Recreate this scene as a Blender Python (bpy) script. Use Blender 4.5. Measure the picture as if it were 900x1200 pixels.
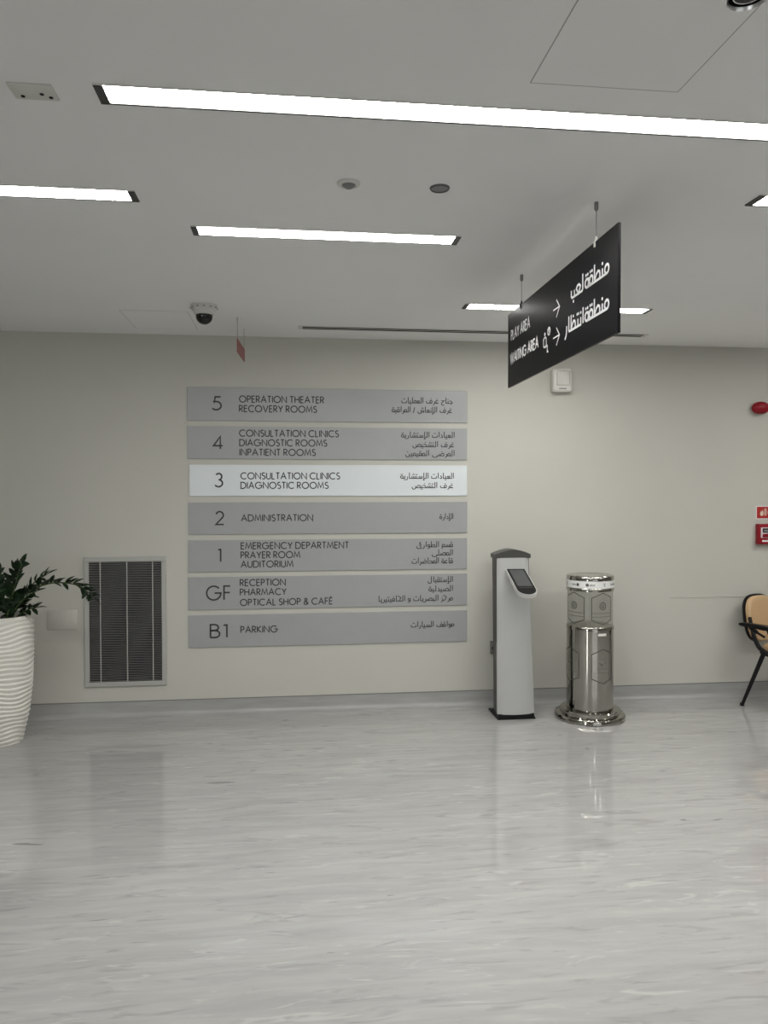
import bpy, bmesh, math, random
from mathutils import Vector, Matrix

for o in list(bpy.data.objects):
    bpy.data.objects.remove(o, do_unlink=True)
SC = bpy.context.scene
COL = SC.collection
PI = math.pi

# ------------------------------------------------------------------ camera, world, exposure
D = 5.765        # the far wall stands at y = D
HC = 2.779       # ceiling height
XL, XR, YB = -8.0, 8.5, -6.0
cam_data = bpy.data.cameras.new('camera')
cam = bpy.data.objects.new('camera', cam_data)
COL.objects.link(cam)
cam_data.sensor_fit = 'HORIZONTAL'
cam_data.sensor_width = 36.0
cam_data.lens = 36.0 * 902.6 / 900.0
cam_data.clip_start = 0.05
F = Vector((0.1171, 0.99292, -0.02007)).normalized()
R = Vector((0.99311, -0.11716, -0.0016)).normalized()
U = R.cross(F)
M = Matrix((R, U, -F)).transposed().to_4x4()
M.translation = Vector((0, 0, 1.6))
cam.matrix_world = M
SC.camera = cam

SC.view_settings.view_transform = 'Standard'
SC.view_settings.look = 'None'
SC.view_settings.gamma = 1.0
SC.view_settings.use_curve_mapping = False
SC.view_settings.exposure = 0.08

LAMP = 46.0      # radiance of the ceiling lights
wd = bpy.data.worlds.new('world')
SC.world = wd
wd.use_nodes = True
wd.node_tree.nodes['Background'].inputs[0].default_value = (0.8, 0.9, 1.0, 1)
wd.node_tree.nodes['Background'].inputs[1].default_value = 0.3


def area(name, loc, rot, sx, sy, power, color=(1, 1, 1)):
    l = bpy.data.lights.new(name, 'AREA')
    l.shape = 'RECTANGLE'
    l.size, l.size_y, l.energy, l.color = sx, sy, power, color
    o = bpy.data.objects.new(name, l)
    o.location, o.rotation_euler = loc, rot
    COL.objects.link(o)
    return o


# added, unseen fill and glint lights behind the camera, and the rows of ceiling lights that go on there
area('front_fill_light', (2.6, YB + 0.05, 1.5), (PI / 2, 0, 0), 5.0, 2.5, 28, (0.95, 0.98, 1.0))  # broad fill light added to brighten the far wall from the front
area('steel_glint_light', (-5.6, YB + 0.05, 1.45), (PI / 2, 0, 0), 1.1, 2.5, 60, (0.95, 0.98, 1.0))  # bright strip added to put a streak in the steel cylinder
for (lx, ly) in ((2.6, 1.1), (0.4, 0.4), (2.9, -0.7), (0.2, -1.2), (2.6, -2.4), (4.9, 2.6), (5.3, 0.4)):
    area('ceiling_row_light', (lx, ly, HC - 0.004), (0, 0, 0), 0.055, 0.6, 0.22 * LAMP * PI * 0.132, (1, 0.985, 0.95))

area('ceiling_row_light', (4.4, 4.35, HC - 0.004), (0, 0, 0), 1.2, 0.11, 0.9 * LAMP * PI * 0.132, (1, 0.985, 0.95))

# ------------------------------------------------------------------ materials


def mat(name, color, rough=0.5, metal=0.0, spec=0.5, var=0.03, scale=8.0, bump=0.0, coat=0.0, stretch=(1, 1, 1)):
    m = bpy.data.materials.new(name)
    m.use_nodes = True
    nt = m.node_tree
    b = nt.nodes['Principled BSDF']
    b.inputs['Roughness'].default_value = rough
    b.inputs['Metallic'].default_value = metal
    b.inputs['Specular IOR Level'].default_value = spec
    b.inputs['Coat Weight'].default_value = coat
    tc = nt.nodes.new('ShaderNodeTexCoord')
    mp = nt.nodes.new('ShaderNodeMapping')
    mp.inputs['Scale'].default_value = stretch
    nz = nt.nodes.new('ShaderNodeTexNoise')
    nz.inputs['Scale'].default_value = scale
    nz.inputs['Detail'].default_value = 3
    rp = nt.nodes.new('ShaderNodeValToRGB')
    rp.color_ramp.elements[0].position = 0.3
    rp.color_ramp.elements[1].position = 0.7
    rp.color_ramp.elements[0].color = [c * (1 - var) for c in color] + [1]
    rp.color_ramp.elements[1].color = [min(1, c * (1 + var)) for c in color] + [1]
    nt.links.new(tc.outputs['Object'], mp.inputs['Vector'])
    nt.links.new(mp.outputs['Vector'], nz.inputs['Vector'])
    nt.links.new(nz.outputs['Fac'], rp.inputs['Fac'])
    nt.links.new(rp.outputs['Color'], b.inputs['Base Color'])
    if bump:
        bp = nt.nodes.new('ShaderNodeBump')
        bp.inputs['Strength'].default_value = bump
        bp.inputs['Distance'].default_value = 0.002
        nt.links.new(nz.outputs['Fac'], bp.inputs['Height'])
        nt.links.new(bp.outputs['Normal'], b.inputs['Normal'])
    return m


def emit_mat(name, color, strength):
    m = bpy.data.materials.new(name)
    m.use_nodes = True
    nt = m.node_tree
    b = nt.nodes['Principled BSDF']
    b.inputs['Base Color'].default_value = (0.8, 0.8, 0.8, 1)
    b.inputs['Emission Color'].default_value = (*color, 1)
    b.inputs['Emission Strength'].default_value = strength
    return m


def clear_mat(name, tint):
    m = bpy.data.materials.new(name)
    m.use_nodes = True
    nt = m.node_tree
    nt.nodes.remove(nt.nodes['Principled BSDF'])
    out = nt.nodes['Material Output']
    tr = nt.nodes.new('ShaderNodeBsdfTransparent')
    tr.inputs[0].default_value = (*tint, 1)
    gl = nt.nodes.new('ShaderNodeBsdfGlossy')
    gl.inputs['Roughness'].default_value = 0.04
    lw = nt.nodes.new('ShaderNodeLayerWeight')
    lw.inputs['Blend'].default_value = 0.5
    pw = nt.nodes.new('ShaderNodeMath')
    pw.operation = 'POWER'
    pw.inputs[1].default_value = 4.0
    nt.links.new(lw.outputs['Facing'], pw.inputs[0])
    fr = nt.nodes.new('ShaderNodeMath')
    fr.operation = 'MULTIPLY_ADD'
    fr.inputs[1].default_value = 0.35
    fr.inputs[2].default_value = 0.04
    nt.links.new(pw.outputs[0], fr.inputs[0])
    mx = nt.nodes.new('ShaderNodeMixShader')
    nt.links.new(fr.outputs[0], mx.inputs[0])
    nt.links.new(tr.outputs[0], mx.inputs[1])
    nt.links.new(gl.outputs[0], mx.inputs[2])
    nt.links.new(mx.outputs[0], out.inputs[0])
    return m


def floor_mat():
    m = bpy.data.materials.new('marbled_vinyl')
    m.use_nodes = True
    nt = m.node_tree
    L = nt.links.new
    b = nt.nodes['Principled BSDF']
    geo = nt.nodes.new('ShaderNodeNewGeometry')

    def noise(scale, stretch, detail, rough=0.55, dist=0.0, off=(0, 0, 0), rot=0.0):
        mp = nt.nodes.new('ShaderNodeMapping')
        mp.inputs['Scale'].default_value = stretch
        mp.inputs['Location'].default_value = off
        mp.inputs['Rotation'].default_value = (0, 0, rot)
        n = nt.nodes.new('ShaderNodeTexNoise')
        n.inputs['Scale'].default_value = scale
        n.inputs['Detail'].default_value = detail
        n.inputs['Roughness'].default_value = rough
        n.inputs['Distortion'].default_value = dist
        L(geo.outputs['Position'], mp.inputs['Vector'])
        L(mp.outputs['Vector'], n.inputs['Vector'])
        return n.outputs['Fac']

    def ramp(fac, stops):
        r = nt.nodes.new('ShaderNodeValToRGB')
        cr = r.color_ramp
        cr.elements[0].position, cr.elements[1].position = stops[0][0], stops[-1][0]
        cr.elements[0].color = (*stops[0][1], 1)
        cr.elements[1].color = (*stops[-1][1], 1)
        for p, c in stops[1:-1]:
            e = cr.elements.new(p)
            e.color = (*c, 1)
        L(fac, r.inputs['Fac'])
        return r.outputs['Color']

    def mix(fac, a, bb):
        x = nt.nodes.new('ShaderNodeMix')
        x.data_type = 'RGBA'
        if isinstance(fac, float):
            x.inputs[0].default_value = fac
        else:
            L(fac, x.inputs[0])
        for k, v in ((6, a), (7, bb)):
            if isinstance(v, tuple):
                x.inputs[k].default_value = (*v, 1)
            else:
                L(v, x.inputs[k])
        return x.outputs[2]
    g = lambda v: (v, v * 0.995, v * 0.97)
    k = FLOOR
    base = ramp(noise(1.3, (0.75, 3.2, 1), 5, 0.6, 0.9, rot=0.06), [(0.3, g(0.51 * k)), (0.5, g(0.57 * k)), (0.7, g(0.62 * k))])
    fine = ramp(noise(3.6, (0.6, 5.5, 1), 4, 0.55, 0.8, (3, 1, 0), -0.08), [(0.34, g(0.50 * k)), (0.5, g(0.57 * k)), (0.66, g(0.65 * k))])
    c = mix(0.5, base, fine)
    dark = ramp(noise(3.0, (1.1, 6.5, 1), 4, 0.55, 1.4, (7, 2, 0), 0.14), [(0.57, (0, 0, 0)), (0.69, (0.62, 0.62, 0.62))])
    c = mix(dark, c, g(0.40 * k))
    lite = ramp(noise(3.4, (1.1, 6.0, 1), 4, 0.55, 1.6, (1, 9, 0), 0.12), [(0.60, (0, 0, 0)), (0.71, (0.7, 0.7, 0.7))])
    c = mix(lite, c, g(0.73 * k))
    fleck = ramp(noise(2.2, (1.6, 9.0, 1), 2, 0.5, 1.0, (11, 4, 0), 0.25), [(0.72, (0, 0, 0)), (0.76, (0.8, 0.8, 0.8))])
    c = mix(fleck, c, g(0.28 * k))
    L(c, b.inputs['Base Color'])
    b.inputs['Roughness'].default_value = 0.035
    b.inputs['Specular IOR Level'].default_value = 0.9
    return m


FLOOR = 0.70
M_floor = floor_mat()
M_wall = mat('wall_paint', (0.555, 0.547, 0.492), 0.55, var=0.012, scale=3, spec=0.35)
M_ceil = mat('ceiling_paint', (0.90, 0.90, 0.89), 0.8, var=0.01, scale=2, spec=0.2)
M_base = mat('skirting_vinyl', (0.36, 0.36, 0.352), 0.25, var=0.08, scale=3, stretch=(1.2, 6, 8))
M_dark = mat('dark_grey_metal', (0.055, 0.055, 0.052), 0.45, 0.3)
M_gap = mat('shadow_gap', (0.42, 0.42, 0.40), 0.8)
M_black = mat('black_plastic', (0.008, 0.008, 0.009), 0.45, spec=0.2)
M_lamp = emit_mat('lamp_diffuser', (1, 0.985, 0.95), LAMP)
M_plate = mat('silver_grey_plate', (0.365, 0.374, 0.374), 0.4, 0.1, var=0.02)
M_pale = mat('pale_plate', (0.74, 0.785, 0.80), 0.4, 0.05, var=0.01)
M_text = mat('dark_lettering', (0.03, 0.03, 0.032), 0.5)
M_signb = mat('black_sign', (0.005, 0.005, 0.006), 0.33, var=0.05, spec=0.07)
M_white = mat('white_lettering', (0.85, 0.85, 0.85), 0.5)
M_whitep = mat('white_plastic', (0.72, 0.71, 0.66), 0.4, var=0.015)
M_ceilp = mat('ceiling_white_plastic', (0.66, 0.66, 0.62), 0.5, var=0.015)
M_greyp = mat('grey_plastic', (0.2, 0.2, 0.2), 0.45)
M_red = mat('red_plastic', (0.27, 0.008, 0.016), 0.35, spec=0.3, var=0.04)
M_redsign = mat('red_sign', (0.42, 0.025, 0.02), 0.4, var=0.03)
M_pinks = mat('faded_red_sign', (0.30, 0.09, 0.09), 0.5)
M_alu = mat('grille_metal', (0.44, 0.44, 0.415), 0.4, 0.1, var=0.02)
M_slat = mat('grille_slat', (0.36, 0.36, 0.35), 0.45, 0.1)
M_steel = mat('polished_steel', (0.47, 0.455, 0.415), 0.055, 1.0, var=0.03, scale=4)
M_etch = mat('etched_outline', (0.06, 0.06, 0.055), 0.5)
M_faint = mat('printed_outline', (0.07, 0.07, 0.065), 0.5)
M_band = mat('white_band', (0.8, 0.8, 0.78), 0.4)
M_acryl = clear_mat('clear_acrylic', (0.82, 0.82, 0.81))
M_kiosk = mat('kiosk_grey', (0.46, 0.465, 0.455), 0.42, 0.1, var=0.015)
M_kcap = mat('kiosk_cap', (0.085, 0.085, 0.08), 0.45)
M_kside = mat('kiosk_side', (0.04, 0.04, 0.038), 0.4)
M_case = mat('pale_case', (0.6, 0.6, 0.58), 0.35)
M_screen = mat('grey_screen', (0.085, 0.09, 0.09), 0.35, spec=0.3)
M_pot = mat('white_ceramic', (0.74, 0.72, 0.66), 0.3, var=0.02)
M_soil = mat('soil', (0.02, 0.016, 0.012), 0.9, var=0.4, scale=60, bump=0.6)
M_leaf = mat('dark_leaf', (0.008, 0.022, 0.007), 0.42, spec=0.3, var=0.5, scale=12)
M_stem = mat('green_stem', (0.06, 0.10, 0.03), 0.5, var=0.2)
M_tan = mat('tan_vinyl', (0.56, 0.38, 0.21), 0.45, var=0.04, scale=5, bump=0.1)

# ------------------------------------------------------------------ helpers


def smooth(me, angle=0.6):
    for p in me.polygons:
        p.use_smooth = True
    try:
        me.set_sharp_from_angle(angle=angle)
    except Exception:
        pass


def obj(name, bm, m, parent=None, loc=None, sm=True, angle=0.6, recalc=True):
    if recalc:
        bmesh.ops.recalc_face_normals(bm, faces=bm.faces[:])
    me = bpy.data.meshes.new(name)
    bm.to_mesh(me)
    bm.free()
    me.materials.append(m)
    if sm:
        smooth(me, angle)
    o = bpy.data.objects.new(name, me)
    COL.objects.link(o)
    if parent is not None:
        o.parent = parent
    if loc is not None:
        o.location = loc
    return o


def tag(o, label, cat, group=None):
    o['label'] = label
    o['category'] = cat
    if group:
        o['group'] = group
    return o


def thing(name, loc, label, cat, group=None, rot=0.0):
    o = bpy.data.objects.new(name, None)
    o.empty_display_size = 0.1
    COL.objects.link(o)
    o.location = loc
    o.rotation_euler = (0, 0, rot)
    return tag(o, label, cat, group)


def struct(name, bm, m, parent=None):
    o = obj(name, bm, m, parent)
    if parent is None:
        o['kind'] = 'structure'
    return o


def box(bm, x0, x1, y0, y1, z0, z1, bev=0.0, seg=2):
    r = bmesh.ops.create_cube(bm, size=1)
    vs = r['verts']
    for v in vs:
        v.co = Vector((x0 + (v.co.x + 0.5) * (x1 - x0), y0 + (v.co.y + 0.5) * (y1 - y0), z0 + (v.co.z + 0.5) * (z1 - z0)))
    if bev > 0:
        es = list({e for v in vs for e in v.link_edges})
        bmesh.ops.bevel(bm, geom=es, offset=bev, segments=seg, affect='EDGES', profile=0.5)
    return bm


def B(*a, **k):
    return box(bmesh.new(), *a, **k)


def prism(bm, pts, fn0, fn1):
    """Polygon pts (u, v) swept between two maps to 3-D."""
    a = [bm.verts.new(fn0(*p)) for p in pts]
    b = [bm.verts.new(fn1(*p)) for p in pts]
    n = len(pts)
    bm.faces.new(a)
    bm.faces.new(b[::-1])
    for i in range(n):
        bm.faces.new((a[i], b[i], b[(i + 1) % n], a[(i + 1) % n]))
    return bm


def lathe(bm, prof, n=48, c=(0, 0), cap=True):
    rings = []
    for r, z in prof:
        rings.append([bm.verts.new((c[0] + r * math.cos(2 * PI * i / n), c[1] + r * math.sin(2 * PI * i / n), z)) for i in range(n)])
    for a, b in zip(rings, rings[1:]):
        for i in range(n):
            bm.faces.new((a[i], a[(i + 1) % n], b[(i + 1) % n], b[i]))
    if cap:
        bm.faces.new(rings[0][::-1])
        bm.faces.new(rings[-1])
    return bm


def tube(bm, pts, rad, n=10, sx=1.0):
    """A round bar along pts; rad is one radius or one per point."""
    pts = [Vector(p) for p in pts]
    rads = rad if isinstance(rad, (list, tuple)) else [rad] * len(pts)
    rings = []
    prev = None
    for i, p in enumerate(pts):
        t = (pts[min(i + 1, len(pts) - 1)] - pts[max(i - 1, 0)]).normalized()
        if prev is None:
            ref = Vector((0, 0, 1)) if abs(t.z) < 0.9 else Vector((0, 1, 0))
            nrm = t.cross(ref).normalized()
        else:
            nrm = (prev - t * prev.dot(t)).normalized()
        prev = nrm
        bi = t.cross(nrm)
        rings.append([bm.verts.new(p + (nrm * math.cos(2 * PI * k / n) * sx + bi * math.sin(2 * PI * k / n)) * rads[i]) for k in range(n)])
    for a, b in zip(rings, rings[1:]):
        for k in range(n):
            bm.faces.new((a[k], a[(k + 1) % n], b[(k + 1) % n], b[k]))
    bm.faces.new(rings[0][::-1])
    bm.faces.new(rings[-1])
    return bm


def bez(pts, n=12):
    """Smooth curve through pts (Catmull-Rom)."""
    P = [Vector(p) for p in pts]
    P = [2 * P[0] - P[1]] + P + [2 * P[-1] - P[-2]]
    out = []
    for i in range(1, len(P) - 2):
        for k in range(n):
            t = k / n
            a, b, c, d = P[i - 1], P[i], P[i + 1], P[i + 2]
            out.append(0.5 * ((2 * b) + (c - a) * t + (2 * a - 5 * b + 4 * c - d) * t * t + (3 * b - a - 3 * c + d) * t ** 3))
    out.append(P[-2])
    return out


def arc(cx, cy, rx, ry, a0, a1, n=14):
    return [(cx + rx * math.cos(math.radians(a0 + (a1 - a0) * i / n)), cy + ry * math.sin(math.radians(a0 + (a1 - a0) * i / n))) for i in range(n + 1)]


def ribbon(bm, pts, w, fn, depth=0.001):
    """A flat stroke of width w along 2-D pts, mapped to 3-D by fn(u, v, out)."""
    P = [Vector(p) for p in pts]
    Q = [P[0]]
    for p in P[1:]:
        if (p - Q[-1]).length > 1e-6:
            Q.append(p)
    P = Q
    closed = len(P) > 3 and (P[0] - P[-1]).length < 1e-5
    if closed:
        P = P[:-1]
    n = len(P)
    if n < 2:
        return
    Lp, Rp = [], []
    for i in range(n):
        if closed:
            d0, d1 = (P[i] - P[i - 1]).normalized(), (P[(i + 1) % n] - P[i]).normalized()
        else:
            d1 = (P[min(i + 1, n - 1)] - P[min(i, n - 2)]).normalized()
            d0 = (P[max(i, 1)] - P[max(i - 1, 0)]).normalized()
        n0, n1 = Vector((-d0.y, d0.x)), Vector((-d1.y, d1.x))
        mm = n0 + n1
        mm = n1 if mm.length < 1e-4 else mm.normalized()
        k = min(1 / max(mm.dot(n1), 0.35), 2.2)
        Lp.append(P[i] + mm * w / 2 * k)
        Rp.append(P[i] - mm * w / 2 * k)
    V = [[bm.verts.new(fn(p.x, p.y, o)) for p in S] for o in (depth, 0) for S in (Lp, Rp)]
    rng = range(n) if closed else range(n - 1)
    for i in rng:
        j = (i + 1) % n
        bm.faces.new((V[0][i], V[0][j], V[1][j], V[1][i]))
        bm.faces.new((V[0][j], V[0][i], V[2][i], V[2][j]))
        bm.faces.new((V[1][i], V[1][j], V[3][j], V[3][i]))
    if not closed:
        for i in (0, n - 1):
            bm.faces.new((V[0][i], V[1][i], V[3][i], V[2][i]))


def disc(bm, c, r, fn, n=14, depth=0.001):
    prism(bm, [(c[0] + r * math.cos(2 * PI * i / n), c[1] + r * math.sin(2 * PI * i / n)) for i in range(n)], lambda u, v: fn(u, v, 0), lambda u, v: fn(u, v, depth))


# ------------------------------------------------------------------ lettering
G = {
    'A': (0.80, [[(0, 0), (0.4, 1), (0.8, 0)], [(0.15, 0.36), (0.65, 0.36)]]),
    'B': (0.52, [[(0, 0), (0, 1), (0.22, 1)] + arc(0.22, 0.77, 0.23, 0.23, 90, -90) + [(0, 0.54)], [(0, 0.54), (0.25, 0.54)] + arc(0.25, 0.27, 0.27, 0.27, 90, -90) + [(0, 0)]]),
    'C': (0.84, [arc(0.5, 0.5, 0.5, 0.5, 48, 312, 24)]),
    'D': (0.76, [[(0, 0), (0, 1), (0.26, 1)] + arc(0.26, 0.5, 0.5, 0.5, 90, -90, 18) + [(0, 0)]]),
    'E': (0.46, [[(0.46, 1), (0, 1), (0, 0), (0.46, 0)], [(0, 0.53), (0.43, 0.53)]]),
    '\u00c9': (0.46, [[(0.46, 1), (0, 1), (0, 0), (0.46, 0)], [(0, 0.53), (0.43, 0.53)], [(0.16, 1.12), (0.32, 1.28)]]),
    'F': (0.44, [[(0.44, 1), (0, 1), (0, 0)], [(0, 0.53), (0.41, 0.53)]]),
    'G': (1.0, [arc(0.5, 0.5, 0.5, 0.5, 42, 360, 26) + [(0.56, 0.5)]]),
    'H': (0.66, [[(0, 0), (0, 1)], [(0.66, 0), (0.66, 1)], [(0, 0.53), (0.66, 0.53)]]),
    'I': (0.0, [[(0, 0), (0, 1)]]),
    'K': (0.58, [[(0, 0), (0, 1)], [(0.52, 1), (0.02, 0.52), (0.58, 0)]]),
    'L': (0.40, [[(0, 1), (0, 0), (0.40, 0)]]),
    'M': (0.92, [[(0, 0), (0.14, 1), (0.46, 0.16), (0.78, 1), (0.92, 0)]]),
    'N': (0.74, [[(0, 0), (0, 1), (0.74, 0), (0.74, 1)]]),
    'O': (1.0, [arc(0.5, 0.5, 0.5, 0.5, 0, 360, 30)]),
    'P': (0.48, [[(0, 0), (0, 1), (0.22, 1)] + arc(0.22, 0.74, 0.26, 0.26, 90, -90) + [(0, 0.48)]]),
    'R': (0.52, [[(0, 0), (0, 1), (0.22, 1)] + arc(0.22, 0.74, 0.26, 0.26, 90, -90) + [(0, 0.48)], [(0.17, 0.48), (0.52, 0)]]),
    'S': (0.48, [arc(0.25, 0.76, 0.21, 0.24, 35, 270, 14) + arc(0.25, 0.26, 0.24, 0.26, 90, -145, 14)]),
    'T': (0.54, [[(0, 1), (0.54, 1)], [(0.27, 1), (0.27, 0)]]),
    'U': (0.62, [[(0, 1), (0, 0.31)] + arc(0.31, 0.31, 0.31, 0.31, 180, 360) + [(0.62, 1)]]),
    'V': (0.76, [[(0, 1), (0.38, 0), (0.76, 1)]]),
    'W': (1.16, [[(0, 1), (0.29, 0), (0.58, 0.95), (0.87, 0), (1.16, 1)]]),
    'Y': (0.64, [[(0, 1), (0.32, 0.46), (0.64, 1)], [(0.32, 0.46), (0.32, 0)]]),
    '&': (0.68, [[(0.66, 0), (0.16, 0.68)] + arc(0.31, 0.82, 0.17, 0.18, 200, -20, 10) + [(0.42, 0.62), (0.1, 0.42)] + arc(0.25, 0.22, 0.22, 0.22, 140, 300, 10) + [(0.52, 0.16), (0.66, 0.42)]]),
    '1': (0.22, [[(0, 0.93), (0.19, 0.96), (0.19, 0)]]),
    '2': (0.56, [arc(0.28, 0.72, 0.25, 0.28, 165, -38, 14) + [(0.02, 0.0), (0.56, 0)]]),
    '3': (0.54, [arc(0.27, 0.76, 0.20, 0.24, 150, -90, 14), arc(0.25, 0.265, 0.265, 0.265, 90, -150, 16)]),
    '4': (0.64, [[(0.48, 0), (0.48, 1), (0.02, 0.26), (0.64, 0.26)]]),
    '5': (0.54, [[(0.50, 1), (0.17, 1), (0.10, 0.58)] + arc(0.22, 0.32, 0.31, 0.32, 115, -140, 18)]),
}


def words(bm, text, x0, x1, z, h, w, fn, gap=0.17):
    """Stroke lettering from x0 to x1 on baseline z, capitals h high, strokes w thick."""
    pen, st = 0.0, []
    for ch in text:
        if ch == ' ':
            pen += 0.34
            continue
        adv, strokes = G[ch]
        for s in strokes:
            st.append([(pen + a, b) for a, b in s])
        pen += adv + gap
    pen -= gap
    s = (x1 - x0 - w) / max(pen, 0.01)
    for i, q in enumerate(st):
        ribbon(bm, [(x0 + w / 2 + a * s, z + w / 2 + b * (h - w)) for a, b in q], w, fn)


# Arabic stroke letters: x runs leftwards from the letter's right edge, baseline y = 0, teeth 0.8 and stems 1.9 high
STOP = set('اإدرزوةىئ')          # letters that never join to the next one
DOTS = {'ب': [(0, -0.45)], 'ت': [(0.15, 1.3), (-0.15, 1.3)], 'ن': [(0, 1.3)], 'ي': [(0.15, -0.45), (-0.15, -0.45)], 'ة': [(0.15, 1.35), (-0.15, 1.35)],
        'ج': [(0, -0.4)], 'خ': [(0, 1.4)], 'ز': [(0, 1.05)], 'ش': [(0.2, 1.2), (-0.2, 1.2), (0, 1.5)], 'ض': [(0, 1.35)], 'غ': [(0, 1.4)],
        'ف': [(0, 1.45)], 'ق': [(0.15, 1.45), (-0.15, 1.45)]}
LOOP = [(-1.1, 0), (-0.85, 0.55), (-0.5, 0.85), (-0.2, 0.75), (-0.1, 0.4), (-0.2, 0)]


def arabic_letter(ch, pj, nj):
    """(width, strokes, x of the dots); pj / nj: joined to the letter before / after."""
    j = [[(0, 0), (-0.3, 0)]] if pj else []
    if ch in 'اإ':
        st = [[(0, 0), (-0.3, 0), (-0.3, 1.9)]] if pj else [[(-0.15, 0), (-0.15, 1.9)]]
        x = -0.3 if pj else -0.15
        if ch == 'إ':
            st.append([(x - 0.15, -0.3), (x + 0.1, -0.4), (x - 0.1, -0.55), (x + 0.18, -0.62)])
        return (0.5 if pj else 0.35), st, 0
    if ch == 'ل':
        if nj:
            return (0.6, [[(0, 0), (-0.6, 0)], [(-0.3, 0), (-0.3, 1.9)]], 0) if pj else (0.5, [[(-0.15, 1.9), (-0.15, 0), (-0.5, 0)]], 0)
        return 1.4, j + [[(-0.3, 1.9), (-0.3, -0.1), (-0.5, -0.45), (-1.0, -0.45), (-1.2, -0.1), (-1.2, 0.25)]], 0
    if ch in 'بتنيئ' and nj:
        return (0.6, [[(0, 0), (-0.6, 0)], [(-0.3, 0), (-0.3, 0.8)]], -0.3) if pj else (0.5, [[(-0.15, 0.85), (-0.15, 0), (-0.5, 0)]], -0.15)
    if ch in 'بت':
        st = [[(0, 0), (-1.3, 0), (-1.45, 0.15), (-1.45, 0.75)]] if pj else [[(-0.15, 0.75), (-0.15, 0.15), (-0.3, 0), (-1.3, 0), (-1.45, 0.15), (-1.45, 0.75)]]
        return 1.6, st, -0.8
    if ch == 'ن':
        return 1.3, j + [[(-0.25, 0.6), (-0.25, -0.1), (-0.45, -0.45), (-0.9, -0.45), (-1.1, -0.1), (-1.1, 0.35)]], -0.68
    if ch in 'ىيئ':
        tail = [(-0.18, -0.3), (-0.4, -0.5), (-1.2, -0.5), (-1.4, -0.2), (-1.4, 0.25)]
        st = [[(0, 0), (-0.25, 0)] + tail] if pj else [[(-0.1, 0.75), (-0.5, 0.85), (-0.7, 0.6), (-0.35, 0.15)] + tail]
        if ch == 'ئ':
            st.append([(-0.7, 1.55), (-0.45, 1.45), (-0.65, 1.3), (-0.35, 1.2)])
        return 1.55, st, -0.8
    if ch == 'ة':
        return 0.95, j + [arc(-0.45, 0.42, 0.34, 0.42, 0, 360, 12)], -0.45
    if ch in 'جحخ':
        if nj:
            st = [[(-0.95, 0.85), (-0.5, 0.75), (-0.15, 0.35), (-0.05, 0)], [(0 if pj else -0.05, 0), (-1.0, 0)]]
            return 1.0, st, -0.5
        return 1.1, j + [[(-0.95, 0.85), (-0.1, 0.85), (-0.7, 0.35), (-0.95, -0.15), (-0.75, -0.6), (-0.1, -0.7)]], -0.5
    if ch == 'د':
        return 0.75, j + [[(-0.45, 0.95), (-0.15, 0.45), (-0.15, 0), (-0.65, 0)]], 0
    if ch in 'رز':
        return 0.6, ([[(0, 0), (-0.15, 0)]] if pj else []) + [[(-0.15, 0.6), (-0.15, -0.1), (-0.3, -0.4), (-0.6, -0.55)]], -0.2
    if ch in 'سش':
        st = [[(-0.12, 0.75), (-0.12, 0), (-1.3 if nj else -0.95, 0)], [(-0.52, 0), (-0.52, 0.75)], [(-0.92, 0.75), (-0.92, 0)]] + j
        if not nj:
            st.append([(-0.92, 0), (-0.95, -0.2), (-1.15, -0.45), (-1.6, -0.45), (-1.8, -0.1), (-1.8, 0.3)])
        return (1.3 if nj else 2.0), st, -0.52
    if ch in 'صض':
        st = [LOOP, [(0 if pj else -0.2, 0), (-1.6 if nj else -1.35, 0)], [(-1.32, 0), (-1.32, 0.6)]]
        if not nj:
            st.append([(-1.32, 0.1), (-1.35, -0.2), (-1.55, -0.45), (-2.0, -0.45), (-2.2, -0.1), (-2.2, 0.3)])
        return (1.6 if nj else 2.35), st, -0.6
    if ch == 'ط':
        return 1.4, [LOOP, [(0 if pj else -0.2, 0), (-1.4, 0)], [(-1.1, 0), (-1.1, 1.9)]], 0
    if ch in 'عغ':
        if pj:
            return 0.95, [[(-0.45, 0), (-0.12, 0.6), (-0.45, 0.75), (-0.78, 0.6), (-0.45, 0)], [(0, 0), (-0.95, 0)]], -0.45
        return 1.0, [arc(-0.45, 0.48, 0.34, 0.40, 40, 270, 10) + [(-0.1, 0.02)], [(-0.1, 0), (-1.0, 0)]], -0.45
    if ch in 'فق':
        st = [arc(-0.42, 0.48, 0.32, 0.42, 0, 360, 12)]
        if nj:
            return 0.85, st + [[(0, 0), (-0.85, 0)] if pj else [(-0.12, 0.4), (-0.15, 0), (-0.85, 0)]], -0.42
        return 1.9, st + [[(0 if pj else -0.15, 0), (-1.55, 0), (-1.7, 0.15), (-1.7, 0.7)]], -0.42
    if ch == 'ك':
        return 1.0, [[(-0.9, 1.8), (-0.15, 1.1), (-0.6, 0.0)], [(0 if pj else -0.6, 0), (-1.0, 0)]], 0
    if ch == 'م':
        st = [arc(-0.42, 0.42, 0.34, 0.42, 0, 360, 12)]
        if nj:
            return 0.85, st + [[(0 if pj else -0.4, 0), (-0.85, 0)]], 0
        return 0.95, j + st + [[(-0.4, 0), (-0.78, 0), (-0.78, -0.75)]], 0
    if ch == 'و':
        return 0.8, j + [arc(-0.4, 0.45, 0.30, 0.36, 0, 360, 12), [(-0.10, 0.4), (-0.14, -0.05), (-0.35, -0.4), (-0.7, -0.5)]], 0
    return 0.6, [[(-0.5, -0.3), (-0.1, 1.6)]], 0


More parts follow.
